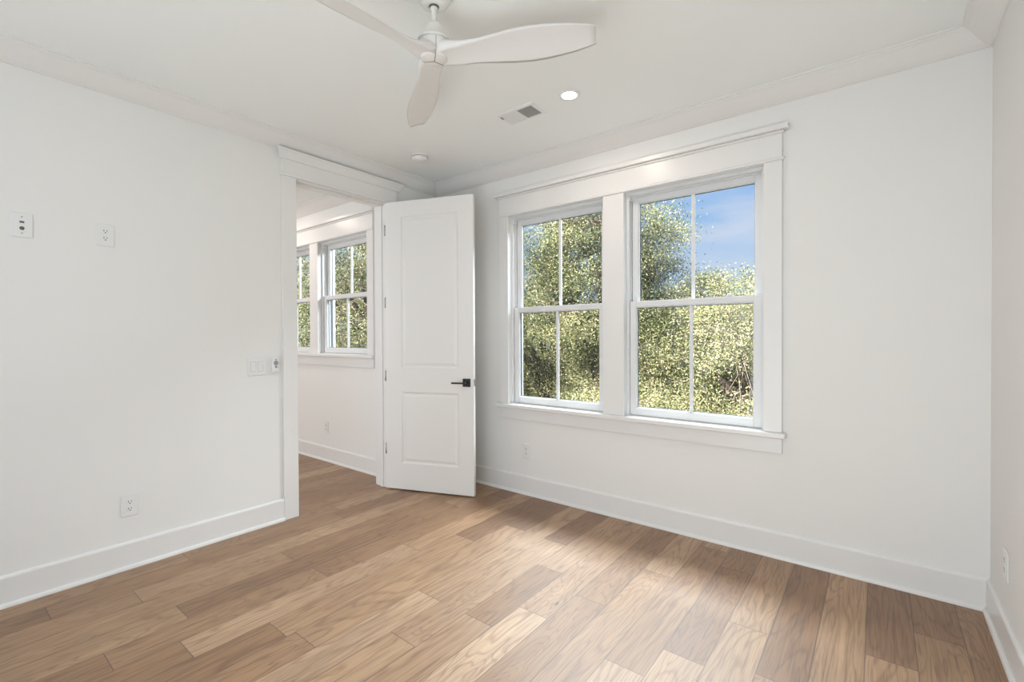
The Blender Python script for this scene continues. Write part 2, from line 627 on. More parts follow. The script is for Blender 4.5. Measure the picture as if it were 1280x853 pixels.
for r in range(r0, r1 + 1):
    xa, xb = X0 + r * PW, X0 + (r + 1) * PW
    xa2, xb2 = max(xa, AX), min(xb, W + 0.01)
    if xb2 <= xa2:
        continue
    known_j = sorted(rows.get(r, []))
    js = []
    if known_j:
        y = known_j[0]
        while y > YB:
            y -= rnd.uniform(0.9, 1.9)
            js.append(y)
        js += known_j
        y = known_j[-1]
    else:
        y = YB - rnd.uniform(0, 1.2)
    while True:
        y += rnd.uniform(0.85, 1.9)
        if y > 0.0 - (0.25 if not known_j else 0.0):
            break
        js.append(y)
    ys = [YB - 0.01] + sorted(j for j in js if YB < j < -0.02) + [0.01]
    for ya, yb in zip(ys[:-1], ys[1:]):
        tone = min(1, max(0, rnd.gauss(0.5, 0.2)))
        for kx, ky, kt in known:
            if xa < kx < xb and ya < ky < yb:
                tone = kt
        tone = 0.50 + (tone - 0.5) * 0.88
        seed, curl = rnd.random(), rnd.random() ** 1.5
        b = len(verts)
        verts += [(xa2, ya, 0), (xb2, ya, 0), (xb2, yb, 0), (xa2, yb, 0)]
        faces.append((b, b + 1, b + 2, b + 3))
        cols_.append((tone, seed, curl))
        uvs.append((xa2, xb2, ya, yb))
# each board gets a ring of narrow quads so that the distance-to-edge attribute is exact
V, Fc, C, UV = [], [], [], []
for (xa, xb, ya, yb), c in zip(uvs, cols_):
    e = 0.004
    b = len(V)
    V += [(xa, ya, 0), (xb, ya, 0), (xb, yb, 0), (xa, yb, 0), (xa + e, ya + e, 0), (xb - e, ya + e, 0), (xb - e, yb - e, 0), (xa + e, yb - e, 0)]
    fs = [(4, 5, 6, 7), (0, 1, 5, 4), (1, 2, 6, 5), (2, 3, 7, 6), (3, 0, 4, 7)]
    for f in fs:
        Fc.append(tuple(b + i for i in f))
        for i in f:
            C += [c[0], c[1], c[2], 1.0]
            UV += [0.0 if i < 4 else e] * 2
me = bpy.data.meshes.new('floor')
me.from_pydata(V, [], Fc)
me.materials.append(M['floor'])
ca = me.color_attributes.new('plank', 'FLOAT_COLOR', 'CORNER')
ca.data.foreach_set('color', C)
ul = me.uv_layers.new(name='edge')
ul.data.foreach_set('uv', UV)
fo = bpy.data.objects.new('floor', me)
col.objects.link(fo)
struct(fo, 'wide plank oak floor running toward the windows', 'floor')
struct(MB().box(AX - 0.1, W + 0.1, YB - 0.1, EXT, -0.3, -0.004).build('trim_subfloor', M['siding']), 'subfloor under the oak planks', 'floor')

# ------------------------------------------------------------------ baseboards with shoe
BH = 0.152
BP = [(0, 0), (0, BH), (0.006, BH), (0.0125, BH - 0.006), (0.015, BH - 0.012), (0.015, 0.020), (0.022, 0.019),
      (0.027, 0.013), (0.029, 0.006), (0.029, 0.0)]


def baseboard(name, a, b, nrm, label, ma=(0, 0), mb_=(0, 0)):
    o = MB().sweep(BP, a, b, nrm, (0, 0, 1), ma=ma, mb=mb_).build(name, M['trim'])
    return struct(o, label, 'baseboard')


DY0, DY1 = -1.491, -0.489            # outer edges of door casing
baseboard('baseboard_left', (0, YB, 0), (0, DY0, 0), (1, 0, 0), 'white baseboard along the left wall before the doorway')
baseboard('baseboard_left_corner', (0, DY1, 0), (0, 0, 0), (1, 0, 0), 'short white baseboard behind the open door', mb_=(-1, 0))
baseboard('baseboard_back', (0, 0, 0), (W, 0, 0), (0, -1, 0), 'white baseboard under the pair of windows', ma=(1, 0), mb_=(-1, 0))
baseboard('baseboard_right', (W, 0, 0), (W, YB, 0), (-1, 0, 0), 'white baseboard along the right wall', ma=(1, 0))
baseboard('baseboard_adjoining', (AX, AY, 0), (-WT, AY, 0), (0, -1, 0), 'white baseboard in the adjoining room')

# ------------------------------------------------------------------ crown moulding
CP = [(0, 0.088), (0, 0.0), (0.010, 0.0), (0.014, 0.004), (0.020, 0.006), (0.034, 0.014), (0.050, 0.027), (0.066, 0.042),
      (0.081, 0.057), (0.094, 0.068), (0.104, 0.073), (0.108, 0.078), (0.117, 0.080), (0.117, 0.088)]
CZ = H - 0.088


def crown(name, a, b, nrm, label, ma=(0, 0), mb_=(0, 0)):
    o = MB().sweep(CP, a, b, nrm, (0, 0, 1), ma=ma, mb=mb_).build(name, M['trim'])
    return struct(o, label, 'crown moulding')


crown('trim_1', (0, YB, CZ), (0, 0, CZ), (1, 0, 0), 'crown moulding over the doorway wall', mb_=(-1, 0))
crown('trim_2', (0, 0, CZ), (W, 0, CZ), (0, -1, 0), 'crown moulding over the pair of windows', ma=(1, 0), mb_=(-1, 0))
crown('trim_3', (W, 0, CZ), (W, YB, CZ), (-1, 0, 0), 'crown moulding over the right wall', ma=(1, 0))
crown('trim_4', (AX, AY, CZ), (-WT, AY, CZ), (0, -1, 0), 'crown moulding in the adjoining room')


# ------------------------------------------------------------------ window casings
def window_casing(name, xl, ho, xr, z0, zh, y, label, cols):
    """xl..xr outer casing edges, cols = [(x0,x1)] vertical boards, zh opening head, z0 stool top"""
    t = empty(name, ((xl + xr) / 2, y, z0))
    struct(t, label, 'window trim')
    ox, oy, oz = t.location

    def L_(mb_, nm, mat=M['trim']):
        mb_.v = [(v[0] - ox, v[1] - oy, v[2] - oz) for v in mb_.v]
        return mb_.build(nm, mat, t)
    for a, b in cols:
        L_(MB().box(a, b, y - 0.020, y, z0, zh + 0.002, 0.0015), 'side_casing' if (b - a) < 0.12 else 'mullion_casing')
    L_(MB().box(xl - 0.012, xr + 0.012, y - 0.031, y, zh, zh + 0.017, 0.004), 'fillet_bead')
    L_(MB().box(xl, xr, y - 0.021, y, zh + 0.017, zh + 0.155, 0.001), 'frieze_board')
    L_(MB().box(xl - 0.012, xr + 0.012, y - 0.032, y, zh + 0.155, zh + 0.170, 0.005), 'upper_bead')
    L_(MB().box(xl - 0.034, xr + 0.034, y - 0.050, y, zh + 0.170, zh + 0.200, 0.002), 'head_cap')
    L_(MB().box(xl - 0.020, xr + 0.020, y - 0.050, y + 0.03, z0 - 0.030, z0, 0.004), 'stool')
    L_(MB().box(xl, xr, y - 0.019, y, z0 - 0.122, z0 - 0.030, 0.0015), 'apron')
    return t


window_casing('trim_5', 0.787, None, 2.900, 0.735, 2.310, 0.0, 'white casing around the big pair of windows',
              [(0.787, 0.883), (1.764, 1.925), (2.804, 2.900)])
window_casing('trim_6', -2.502, None, -0.391, 1.130, 2.310, AY, 'white casing around the windows beyond the doorway',
              [(-2.502, -2.406), (-1.526, -1.365), (-0.487, -0.391)])


# ------------------------------------------------------------------ double-hung windows
def ring(mb, x0, x1, z0, z1, y0, y1, l, r, b, t, bev=0.0015):
    mb.box(x0, x0 + l, y0, y1, z0, z1, bev)
    mb.box(x1 - r, x1, y0, y1, z0, z1, bev)
    mb.box(x0 + l, x1 - r, y0, y1, z0, z0 + b, bev)
    mb.box(x0 + l, x1 - r, y0, y1, z1 - t, z1, bev)
    return mb


def double_hung(name, op, y, label, lock_x=None):
    x0, x1, z0, z1 = op
    cx, cz = (x0 + x1) / 2, z0
    w = (x1 - x0) / 2
    h = z1 - z0
    t = empty(name, (cx, y, cz))
    struct(t, label, 'window')
    fr = MB()
    ring(fr, -w - g + 0.001, w + g - 0.001, -g + 0.001, h + g - 0.001, 0.0, 0.05, g, g, g, g, 0.0)          # extension jamb
    ring(fr, -w, w, 0.0, h, 0.028, EXT - 0.01, 0.012, 0.012, 0.004, 0.016)                # vinyl frame
    for s_ in (-1, 1):                                                                   # jamb tracks
        fr.box(s_ * (w - 0.012), s_ * (w - 0.019), 0.030, 0.040, 0.004, h - 0.016, 0.001)
        fr.box(s_ * (w - 0.012), s_ * (w - 0.018), 0.078, 0.084, 0.004, h - 0.016, 0.001)
        fr.box(s_ * (w - 0.012), s_ * (w - 0.019), 0.122, 0.150, 0.004, h - 0.016, 0.001)
        fr.box(s_ * (w - 0.012), s_ * (w - 0.024), 0.036, 0.080, h - 0.050, h - 0.018, 0.002)  # tilt latch block
    fr.box(-w + 0.012, w - 0.012, 0.030, 0.040, h - 0.022, h - 0.016, 0.001)
    fr.box(-w + 0.012, w - 0.012, 0.060, 0.084, h - 0.026, h - 0.016, 0.001)
    fr.build('window_frame', M['vinyl'], t)
    # outside trim around the unit
    ex = MB()
    ring(ex, -w - 0.075, w + 0.075, -0.085, h + 0.09, EXT, EXT + 0.02, 0.085, 0.085, 0.09, 0.10)
    ex.box(-w - 0.09, w + 0.09, EXT, EXT + 0.06, -0.03, 0.0, 0.002)
    ex.build('exterior_trim', M['vinyl'], t)
    mid = h * 0.498
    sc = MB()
    for s_ in (-1, 1):                                                                   # dark strips that paint in jamb shade, lower half
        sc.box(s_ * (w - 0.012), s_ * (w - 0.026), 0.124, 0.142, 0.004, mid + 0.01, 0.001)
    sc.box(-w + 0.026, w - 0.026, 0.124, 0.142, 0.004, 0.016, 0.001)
    sc.build('jamb_shade_strip', M['gasket'], t)
    sw = w - 0.0185
    for nm, za, zb, ya, yb, bot, top in (('upper_sash', mid - 0.012, h - 0.020, 0.086, 0.120, 0.036, 0.044),
                                         ('lower_sash', 0.005, mid + 0.026, 0.042, 0.077, 0.052, 0.041)):
        s_ = MB()
        ring(s_, -sw, sw, za, zb, ya, yb, 0.044, 0.044, bot, top, 0.003)
        gx, ga, gb = sw - 0.044, za + bot, zb - top
        # glazing bead step
        ring(s_, -gx, gx, ga, gb, ya + 0.009, yb - 0.006, 0.005, 0.005, 0.005, 0.005, 0.001)
        so = s_.build(nm, M['vinyl'], t)
        gy = ya + 0.022
        MB().box(-gx + 0.002, gx - 0.002, gy - 0.001, gy + 0.001, ga + 0.002, gb - 0.002).build('pane', M['glass'], so)
        ring(MB(), -gx + 0.005, gx - 0.005, ga + 0.005, gb - 0.005, gy + 0.002, gy + 0.008, 0.0035, 0.0035, 0.0035, 0.0035, 0).build('gasket', M['gasket'], so)
        MB().box(-0.0105, 0.0105, gy - 0.010, gy - 0.0012, ga, gb, 0.002).box(-0.0105, 0.0105, gy + 0.0012, gy + 0.010, ga, gb, 0.002).build('muntin', M['vinyl'], so)
        if nm == 'lower_sash' and lock_x is not None:
            lk = MB().box(lock_x - cx - 0.022, lock_x - cx + 0.022, ya + 0.006, yb - 0.002, zb, zb + 0.008, 0.003)
            lk.lathe([(0.0, 0.0), (0.012, 0.0), (0.012, 0.010), (0.008, 0.014), (0.0, 0.015)], (lock_x - cx, ya + 0.020, zb + 0.006), 20)
            lk.box(lock_x - cx - 0.006, lock_x - cx + 0.026, ya + 0.010, ya + 0.020, zb + 0.012, zb + 0.018, 0.002)
            lk.build('sash_lock', M['vinyl'], so)
    return t


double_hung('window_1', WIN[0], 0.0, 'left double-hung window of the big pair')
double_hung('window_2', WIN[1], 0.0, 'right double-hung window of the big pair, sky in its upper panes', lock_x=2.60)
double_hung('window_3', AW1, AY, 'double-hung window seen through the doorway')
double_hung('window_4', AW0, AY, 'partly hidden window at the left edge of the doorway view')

# ------------------------------------------------------------------ doorway trim
t = empty('trim_7', (0, (DO[0] + DO[1]) / 2, 0))
struct(t, 'white casing and jambs around the open doorway', 'door trim')
dy = t.location[1]
a_, b_, hz = DO[0] - dy, DO[1] - dy, DO[2]


def P(mb_, nm, mat=M['trim']):
    return mb_.build(nm, mat, t)


P(MB().box(-WT - 0.002, 0.002, a_ - g + 0.001, a_ + 0.006, 0, hz + g - 0.001, 0.001), 'side_jamb')
P(MB().box(-WT - 0.002, 0.002, b_ - 0.006, b_ + g - 0.001, 0, hz + g - 0.001, 0.001), 'side_jamb')
P(MB().box(-WT - 0.002, 0.002, a_, b_, hz - 0.006, hz + g - 0.001, 0.001), 'head_jamb')
st = MB()
st.box(-0.078, -0.042, a_ + 0.006, a_ + 0.017, 0, hz - 0.006, 0.002)
st.box(-0.078, -0.042, b_ - 0.017, b_ - 0.006, 0, hz - 0.006, 0.002)
st.box(-0.078, -0.042, a_ + 0.017, b_ - 0.017, hz - 0.017, hz - 0.006, 0.002)
P(st, 'door_stop')
P(MB().box(0.0, 0.020, a_ - 0.103, a_, 0, hz + 0.004, 0.0015), 'side_casing')
P(MB().box(0.0, 0.020, b_ + 0.004, b_ + 0.103, 0, hz + 0.004, 0.0015), 'side_casing')
P(MB().box(0.0, 0.030, a_ - 0.114, b_ + 0.114, hz + 0.004, hz + 0.024, 0.004), 'fillet_bead')
P(MB().box(0.0, 0.021, a_ - 0.103, b_ + 0.103, hz + 0.024, hz + 0.122, 0.001), 'frieze_board')
cap = [(0, 0), (0.028, 0), (0.031, 0.004), (0.031, 0.010), (0.034, 0.014), (0.040, 0.022), (0.050, 0.034), (0.056, 0.044),
       (0.062, 0.048), (0.062, 0.064), (0, 0.064)]
cm = MB()
cm.sweep(cap, (0, a_ - 0.103, hz + 0.122), (0, b_ + 0.103, hz + 0.122), (1, 0, 0), (0, 0, 1), ma=(-0.75, 0), mb=(0.75, 0))
P(cm, 'head_cap')
for ya, yb in ((a_ - 0.103, a_ + 0.001), (b_ - 0.001, b_ + 0.103)):      # casing on the other side
    P(MB().box(-WT - 0.020, -WT, max(ya, a_ - 0.103), min(yb, AY - 0.001 - dy), 0, hz + 0.004, 0.0015), 'side_casing')
P(MB().box(-WT - 0.021, -WT, a_ - 0.103, b_ + 0.103, hz + 0.004, hz + 0.122, 0.0015), 'frieze_board')

# ------------------------------------------------------------------ the open door
DW, DH, DT = 0.803, 2.432, 0.035
d = empty('door_1', (0.0140, -0.5850, 0.012), R(20.6))
struct(d, 'white two-panel door standing open against the window wall, black lever handle', 'door')


# slab local: x along the width from the hinge, faces at y=0 (back) and y=-DT (seen); panels both faces
def panel_face(mb, y, sgn, panels):
    """face plane at y with moulded recessed panels, sgn=-1 faces -y"""
    xs = [0, DW]
    out = []
    prof = [(0.0, 0.0), (0.004, 0.0035), (0.010, 0.0075), (0.016, 0.0095), (0.026, 0.0080), (0.034, 0.0042), (0.042, 0.0028)]
    zlist = sorted(panels, key=lambda q: q[2])
    px0, px1 = panels[0][0], panels[0][1]

    def quad(x0, x1, z0, z1, yy):
        mb.add([(x0, yy, z0), (x1, yy, z0), (x1, yy, z1), (x0, yy, z1)], [(0, 1, 2, 3)])
    quad(0, px0, 0, DH, y)
    quad(px1, DW, 0, DH, y)
    zc = 0
    for q in zlist:
        quad(px0, px1, zc, q[2], y)
        zc = q[3]
    quad(px0, px1, zc, DH, y)
    for x0, x1, z0, z1 in panels:
        for (i0, d0), (i1, d1) in zip(prof[:-1], prof[1:]):
            ya, yb = y - sgn * d0, y - sgn * d1
            o_ = [(x0 + i0, ya, z0 + i0), (x1 - i0, ya, z0 + i0), (x1 - i0, ya, z1 - i0), (x0 + i0, ya, z1 - i0)]
            n_ = [(x0 + i1, yb, z0 + i1), (x1 - i1, yb, z0 + i1), (x1 - i1, yb, z1 - i1), (x0 + i1, yb, z1 - i1)]
            mb.add(o_ + n_, [(0, 1, 5, 4), (1, 2, 6, 5), (2, 3, 7, 6), (3, 0, 4, 7)])
        i, dd = prof[-1]
        quad(x0 + i, x1 - i, z0 + i, z1 - i, y - sgn * dd)


pn = [(0.147, 0.672, 0.222, 0.826), (0.147, 0.672, 1.030, 2.303)]
s_ = MB()
panel_face(s_, -DT, -1, pn)
panel_face(s_, 0.0, 1, pn)
s_.add([(0, 0, 0), (0, -DT, 0), (0, -DT, DH), (0, 0, DH)], [(0, 1, 2, 3)])
s_.add([(DW, 0, 0), (DW, -DT, 0), (DW, -DT, DH), (DW, 0, DH)], [(0, 1, 2, 3)])
s_.add([(0, 0, 0), (DW, 0, 0), (DW, -DT, 0), (0, -DT, 0)], [(0, 1, 2, 3)])
s_.add([(0, 0, DH), (DW, 0, DH), (DW, -DT, DH), (0, -DT, DH)], [(0, 1, 2, 3)])
s_.build('door_slab', M['door'], d)
for zc in (2.198, 1.583, 0.958, 0.338):
    hg = MB()
    hg.tube([(-0.006, -DT + 0.002, zc - 0.045), (-0.006, -DT + 0.002, zc + 0.045)], 0.0062, 12)
    hg.box(-0.0035, 0.0, -DT + 0.001, -0.003, zc - 0.045, zc + 0.045)
    hg.build('hinge', M['steel'], d)
hd = MB().box(0.711, 0.776, -DT - 0.009, -DT, 0.884, 0.949, 0.0015)
hd = hd.build('handle_rose', M['black'], d)
lv = MB()
lv.lathe([(0, 0.0), (0.0115, 0.0), (0.0115, -0.045), (0.0, -0.045)], (0.744, -DT - 0.009, 0.9165), 20, axis='Y')
lv.box(0.632, 0.756, -DT - 0.062, -DT - 0.050, 0.9095, 0.9225, 0.002)
lv.build('lever', M['black'], hd)
hb = MB().box(0.711, 0.776, 0.0, 0.009, 0.884, 0.949, 0.0015).build('handle_rose', M['black'], d)
lv = MB()
lv.lathe([(0, 0.0), (0.0115, 0.0), (0.0115, 0.045), (0.0, 0.045)], (0.744, 0.009, 0.9165), 20, axis='Y')
lv.box(0.632, 0.756, 0.050, 0.062, 0.9095, 0.9225, 0.002)
lv.build('lever', M['black'], hb)
lt = MB().box(DW - 0.0005, DW + 0.0015, -DT + 0.005, -0.005, 0.888, 0.945, 0.0004)
lt.box(DW, DW + 0.010, -DT + 0.012, -0.012, 0.907, 0.927, 0.002)
lt.build('latch_plate', M['steel'], d)


# ------------------------------------------------------------------ wall plates
def outlet(name, loc, rotz, label, pw=0.079, ph=0.122, shade=None):
    o = empty(name, loc, rotz)
    tag(o, label, 'outlet', 'duplex outlets low and high on the walls')
    MB().box(-pw / 2, pw / 2, -0.0060, 0, -ph / 2, ph / 2, 0.0035).build('cover_plate', M['plate'], o)
    for sz in (1, -1):
        zc = 0.0195 * sz
        rc = MB()
        n_ = 28
        vs_, prof = [], []
        for i in range(n_):                       # rounded face with flat top and bottom
            a = 2 * math.pi * i / n_
            prof.append((0.0172 * math.cos(a), max(-0.0137, min(0.0137, 0.0172 * math.sin(a)))))
        vs_ = [(x, -0.0058, zc + z) for x, z in prof] + [(x * 0.96, -0.0082, zc + z * 0.96) for x, z in prof]
        fs_ = [(i, (i + 1) % n_, n_ + (i + 1) % n_, n_ + i) for i in range(n_)] + [tuple(range(n_, 2 * n_))]
        rc.add(vs_, fs_)
        r_ = rc.build('receptacle', M['plate'], o)
        sl = MB()
        sl.box(-0.0078, -0.0052, -0.0087, -0.0080, zc - 0.0005, zc + 0.0088)
        sl.box(0.0052, 0.0078, -0.0087, -0.0080, zc + 0.0005, zc + 0.0080)
        sl.lathe([(0, -0.0005), (0.0030, -0.0005), (0.0030, 0.0), (0, 0.0)], (0, -0.0082, zc - 0.0068), 14, axis='Y')
        sl.build('slot', M['hole'], r_)
    MB().lathe([(0, -0.0012), (0.0022, -0.001), (0.003, 0.0)], (0, -0.0058, 0), 14, axis='Y').build('screw', M['plate'], o)
    return o


LW, RW = R(90), R(-90)
outlet('electrical_outlet', (0, -2.360, 0.354), LW, 'white duplex outlet low on the left wall above the baseboard')
outlet('electrical_outlet', (0, -2.452, 1.865), LW, 'white duplex outlet high on the left wall, right of the jack plate')
outlet('electrical_outlet', (1.057, 0, 0.356), 0, 'white duplex outlet under the left window of the pair')
outlet('electrical_outlet', (W, -0.366, 0.358), RW, 'white duplex outlet low on the right wall at the photo edge')
outlet('electrical_outlet', (-1.245, AY, 0.352), 0, 'white duplex outlet seen through the doorway')

o = empty('cable_plate', (0, -2.769, 1.862), LW)
tag(o, 'white wall plate with two dark jack holes, high at the left edge', 'wall plate')
MB().box(-0.0395, 0.0395, -0.0055, 0, -0.061, 0.061, 0.0035).build('cover_plate', M['plate'], o)
jk = MB().box(-0.0085, 0.0085, -0.0060, -0.0050, 0.0100, 0.0200, 0.001)
jk.build('network_jack', M['jack'], o)
jk = MB().lathe([(0, -0.008), (0.0045, -0.008), (0.0045, -0.002), (0.0100, -0.002), (0.0100, 0.0)], (0, -0.0050, -0.0160), 6, axis='Y', smooth=False)
jk.build('coaxial_jack', M['jack'], o)
for z in (0.040, -0.040):
    MB().lathe([(0, -0.0012), (0.0025, -0.001), (0.0034, 0.0)], (0, -0.0055, z), 14, axis='Y').build('screw', M['steel'], o)

o = empty('light_switch', (0, -1.6665, 1.103), LW)
tag(o, 'white two-gang rocker switch plate left of the doorway', 'light switch')
MB().box(-0.0605, 0.0605, -0.0062, 0, -0.0615, 0.0615, 0.0035).build('cover_plate', M['plate'], o)
for xc, tilt in ((-0.023, 1), (0.023, -1)):
    rk = MB()
    za, zb = -0.0325, 0.0325
    ya, yb = (-0.0100, -0.0062) if tilt > 0 else (-0.0062, -0.0100)
    x0_, x1_ = xc - 0.0162, xc + 0.0162
    vs_ = [(x0_, -0.005, za), (x1_, -0.005, za), (x1_, -0.005, zb), (x0_, -0.005, zb),
           (x0_, ya, za), (x1_, ya, za), (x1_, yb, zb), (x0_, yb, zb), (x0_, -0.0068, 0), (x1_, -0.0068, 0)]
    rk.add(vs_, [(0, 1, 5, 4), (4, 5, 9, 8), (8, 9, 6, 7), (7, 6, 2, 3), (0, 4, 8, 7, 3), (1, 2, 6, 9, 5)])
    rk.build('rocker', M['plate'], o)
    ring(MB(), xc - 0.0178, xc + 0.0178, -0.0340, 0.0340, -0.0066, -0.0060, 0.0012, 0.0012, 0.0012, 0.0012, 0).build('rocker_gap', M['vent_grey'], o)

o = empty('fan_remote', (0, -1.545, 1.110), LW)
tag(o, 'small white fan remote in a wall cradle beside the door casing', 'remote control')
MB().box(-0.0285, 0.0285, -0.006, 0, -0.056, 0.054, 0.003).build('cradle', M['plate'], o)
MB().box(-0.0255, 0.0255, -0.024, -0.006, -0.054, 0.056, 0.005).build('remote_body', M['plate'], o)
bt = MB().lathe([(0, -0.0012), (0.0155, -0.0012), (0.0165, 0.0)], (0, -0.024, 0.012), 28, axis='Y')
bt.build('button_disc', M['grey_button'], o)
MB().lathe([(0, -0.002), (0.0050, -0.002), (0.0056, 0.0)], (0, -0.024, 0.036), 16, axis='Y').build('button', M['grey_button'], o)
MB().lathe([(0, -0.002), (0.0080, -0.002), (0.0088, 0.0)], (0, -0.024, -0.014), 16, axis='Y').build('button', M['grey_button'], o)

# ------------------------------------------------------------------ ceiling fixtures
o = empty('smoke_detector', (0.494, -0.640, H))
tag(o, 'round white smoke detector on the ceiling near the corner', 'smoke detector')
MB().lathe([(0, 0), (0.069, 0), (0.069, -0.010), (0.066, -0.013), (0, -0.013)], seg=48).build('mounting_base', M['plate'], o)
MB().lathe([(0.0, -0.013), (0.052, -0.013), (0.052, -0.020), (0, -0.020)], seg=48).build('sensor_gap', M['jack'], o)
MB().lathe([(0, -0.019), (0.061, -0.019), (0.0615, -0.024), (0.058, -0.034), (0.050, -0.041), (0.036, -0.044), (0, -0.045)], seg=48).build('sensor_cap', M['plate'], o)
MB().lathe([(0, -0.044), (0.010, -0.044), (0.009, -0.047), (0, -0.0475)], seg=20, center=(0.018, 0, 0)).build('test_button', M['plate'], o)

o = empty('recessed_light', (1.897, -0.704, H))
tag(o, 'lit round recessed downlight near the ceiling vent', 'recessed light')
MB().lathe([(0.044, -0.001), (0.044, -0.005), (0.048, -0.0075), (0.056, -0.007), (0.064, -0.003), (0.066, 0.0), (0.044, 0.0)], seg=48).build('trim_ring', M['plate'], o)
MB().lathe([(0, -0.0055), (0.030, -0.005), (0.044, -0.003), (0.044, -0.001), (0, -0.001)], seg=48).build('lens', M['lens'], o)
light('recessed_light_beam', 'AREA', (1.897, -0.704, H - 0.012), 5, (1.0, 0.86, 0.76), (0, 0, -1), shape='DISK', size=0.085)
light('adjoining_recessed_beam', 'AREA', (-1.75, -1.05, H - 0.012), 7, (1.0, 0.87, 0.78), (0, 0, -1), shape='DISK', size=0.085)
o3 = empty('recessed_light', (-1.75, -1.05, H))
tag(o3, 'round recessed downlight on the ceiling of the adjoining room', 'recessed light')
for ch in list(o.children):
    c_ = ch.copy(); col.objects.link(c_); c_.parent = o3

o = empty('ceiling_vent', (1.536, -0.694, H))
tag(o, 'white rectangular air register on the ceiling beside the downlight', 'air vent')
fr = MB()
ring(fr, -0.147, 0.147, 0, 0, 0, 0, 0, 0, 0, 0)
fr = MB()
X, Y = 0.147, 0.086
ix0, ix1, iy = -0.124, 0.118, 0.062
outer = [(-X, -Y), (X, -Y), (X, Y), (-X, Y)]
mid_ = [(-X + 0.006, -Y + 0.006), (X - 0.006, -Y + 0.006), (X - 0.006, Y - 0.006), (-X + 0.006, Y - 0.006)]
inn = [(ix0, -iy), (ix1, -iy), (ix1, iy), (ix0, iy)]
vs_ = [(x, y, 0) for x, y in outer] + [(x, y, -0.006) for x, y in mid_] + [(x, y, -0.008) for x, y in inn] + [(x, y, -0.0005) for x, y in inn]
fs_ = []
for b in (0, 4, 8):
    for i in range(4):
        j = (i + 1) % 4
        fs_.append((b + i, b + j, b + 4 + j, b + 4 + i))
fr.add(vs_, fs_)
fr.box(0.000, 0.008, -iy, iy, -0.008, -0.001)
fr.build('vent_frame', M['plate'], o)
MB().box(0.008, ix1, -iy, iy, -0.0012, -0.0004).build('duct_shade_sheet', M['vent_dark'], o)  # dark sheet stands in for the unlit duct inside
gl = MB()
for i in range(13):
    x = 0.008 + (ix1 - 0.008) * (i + 0.5) / 13
    gl.box(x - 0.0016, x + 0.0016, -iy, iy, -0.007, -0.0015)
for i in range(13):
    y = -iy + 2 * iy * (i + 0.5) / 13
    gl.box(0.008, ix1, y - 0.0012, y + 0.0012, -0.0078, -0.0015)
gl.build('grid_louver', M['vent_grey'], o)
wl = MB()
for i in range(7):
    x = ix0 + (0 - ix0) * (i + 0.5) / 7
    hw = 0.0082
    wl.add([(x - hw, -iy, -0.0075), (x + hw, -iy, -0.0025), (x + hw, iy, -0.0025), (x - hw, iy, -0.0075),
            (x - hw, -iy, -0.0060), (x + hw, -iy, -0.0010), (x + hw, iy, -0.0010), (x - hw, iy, -0.0060)],
           [(0, 1, 2, 3), (4, 7, 6, 5), (0, 4, 5, 1), (1, 5, 6, 2), (2, 6, 7, 3), (3, 7, 4, 0)])
wl.build('slat_louver', M['plate'], o)
MB().box(ix0 - 0.004, ix0 + 0.004, -iy + 0.004, -iy + 0.034, -0.016, -0.0085, 0.002).build('damper_lever', M['vent_grey'], o)

# ------------------------------------------------------------------ ceiling fan
FX, FY = 1.885, -1.762
o = empty('ceiling_fan', (FX, FY, H))
tag(o, 'white three-blade ceiling fan hanging on a short downrod', 'ceiling fan')
c_ = MB().lathe([(0.0, 0.0), (0.073, 0.0), (0.073, -0.012), (0.068, -0.030), (0.055, -0.048), (0.040, -0.058), (0.026, -0.062), (0.021, -0.060), (0.021, -0.020), (0, -0.020)], seg=56)
c_ = c_.build('canopy', M['fan'], o)
MB().lathe([(0, -0.040), (0.0195, -0.044), (0.0208, -0.054), (0.0190, -0.0600), (0.0125, -0.0665)], seg=32).build('hanger_ball', M['jack'], c_)
MB().lathe([(0.0105, -0.030), (0.0105, -0.140)], seg=28).lathe([(0.0105, -0.062), (0.0150, -0.064), (0.0165, -0.069), (0.0105, -0.074)], seg=28).build('downrod', M['fan'], o)
MB().lathe([(0.0, -0.126), (0.012, -0.127), (0.025, -0.131), (0.034, -0.140), (0.038, -0.152), (0.041, -0.165), (0.048, -0.181), (0.058, -0.194),
            (0.069, -0.204), (0.069, -0.2075), (0.0, -0.2075)], seg=56).build('motor_cover', M['fan'], o)
HB = MB().lathe([(0.0, -0.209), (0.061, -0.209), (0.0625, -0.214), (0.060, -0.245), (0.057, -0.268), (0.053, -0.277), (0.046, -0.281), (0.0, -0.284)], seg=56).build('hub', M['fan'], o)
sm_ = MB()
for az in (-36, 84, 204):
    ca_, sa_ = math.cos(R(az)), math.sin(R(az))
    # seam down the side and across the bottom
    path = [(0.0628, -0.213), (0.0605, -0.245), (0.0575, -0.268), (0.0534, -0.2775), (0.0462, -0.2818), (0.0, -0.2848)]
    sm_.tube([(r_ * ca_, r_ * sa_, z_) for r_, z_ in path], 0.0009, 6)
sm_.build('seam', M['seam'], HB)


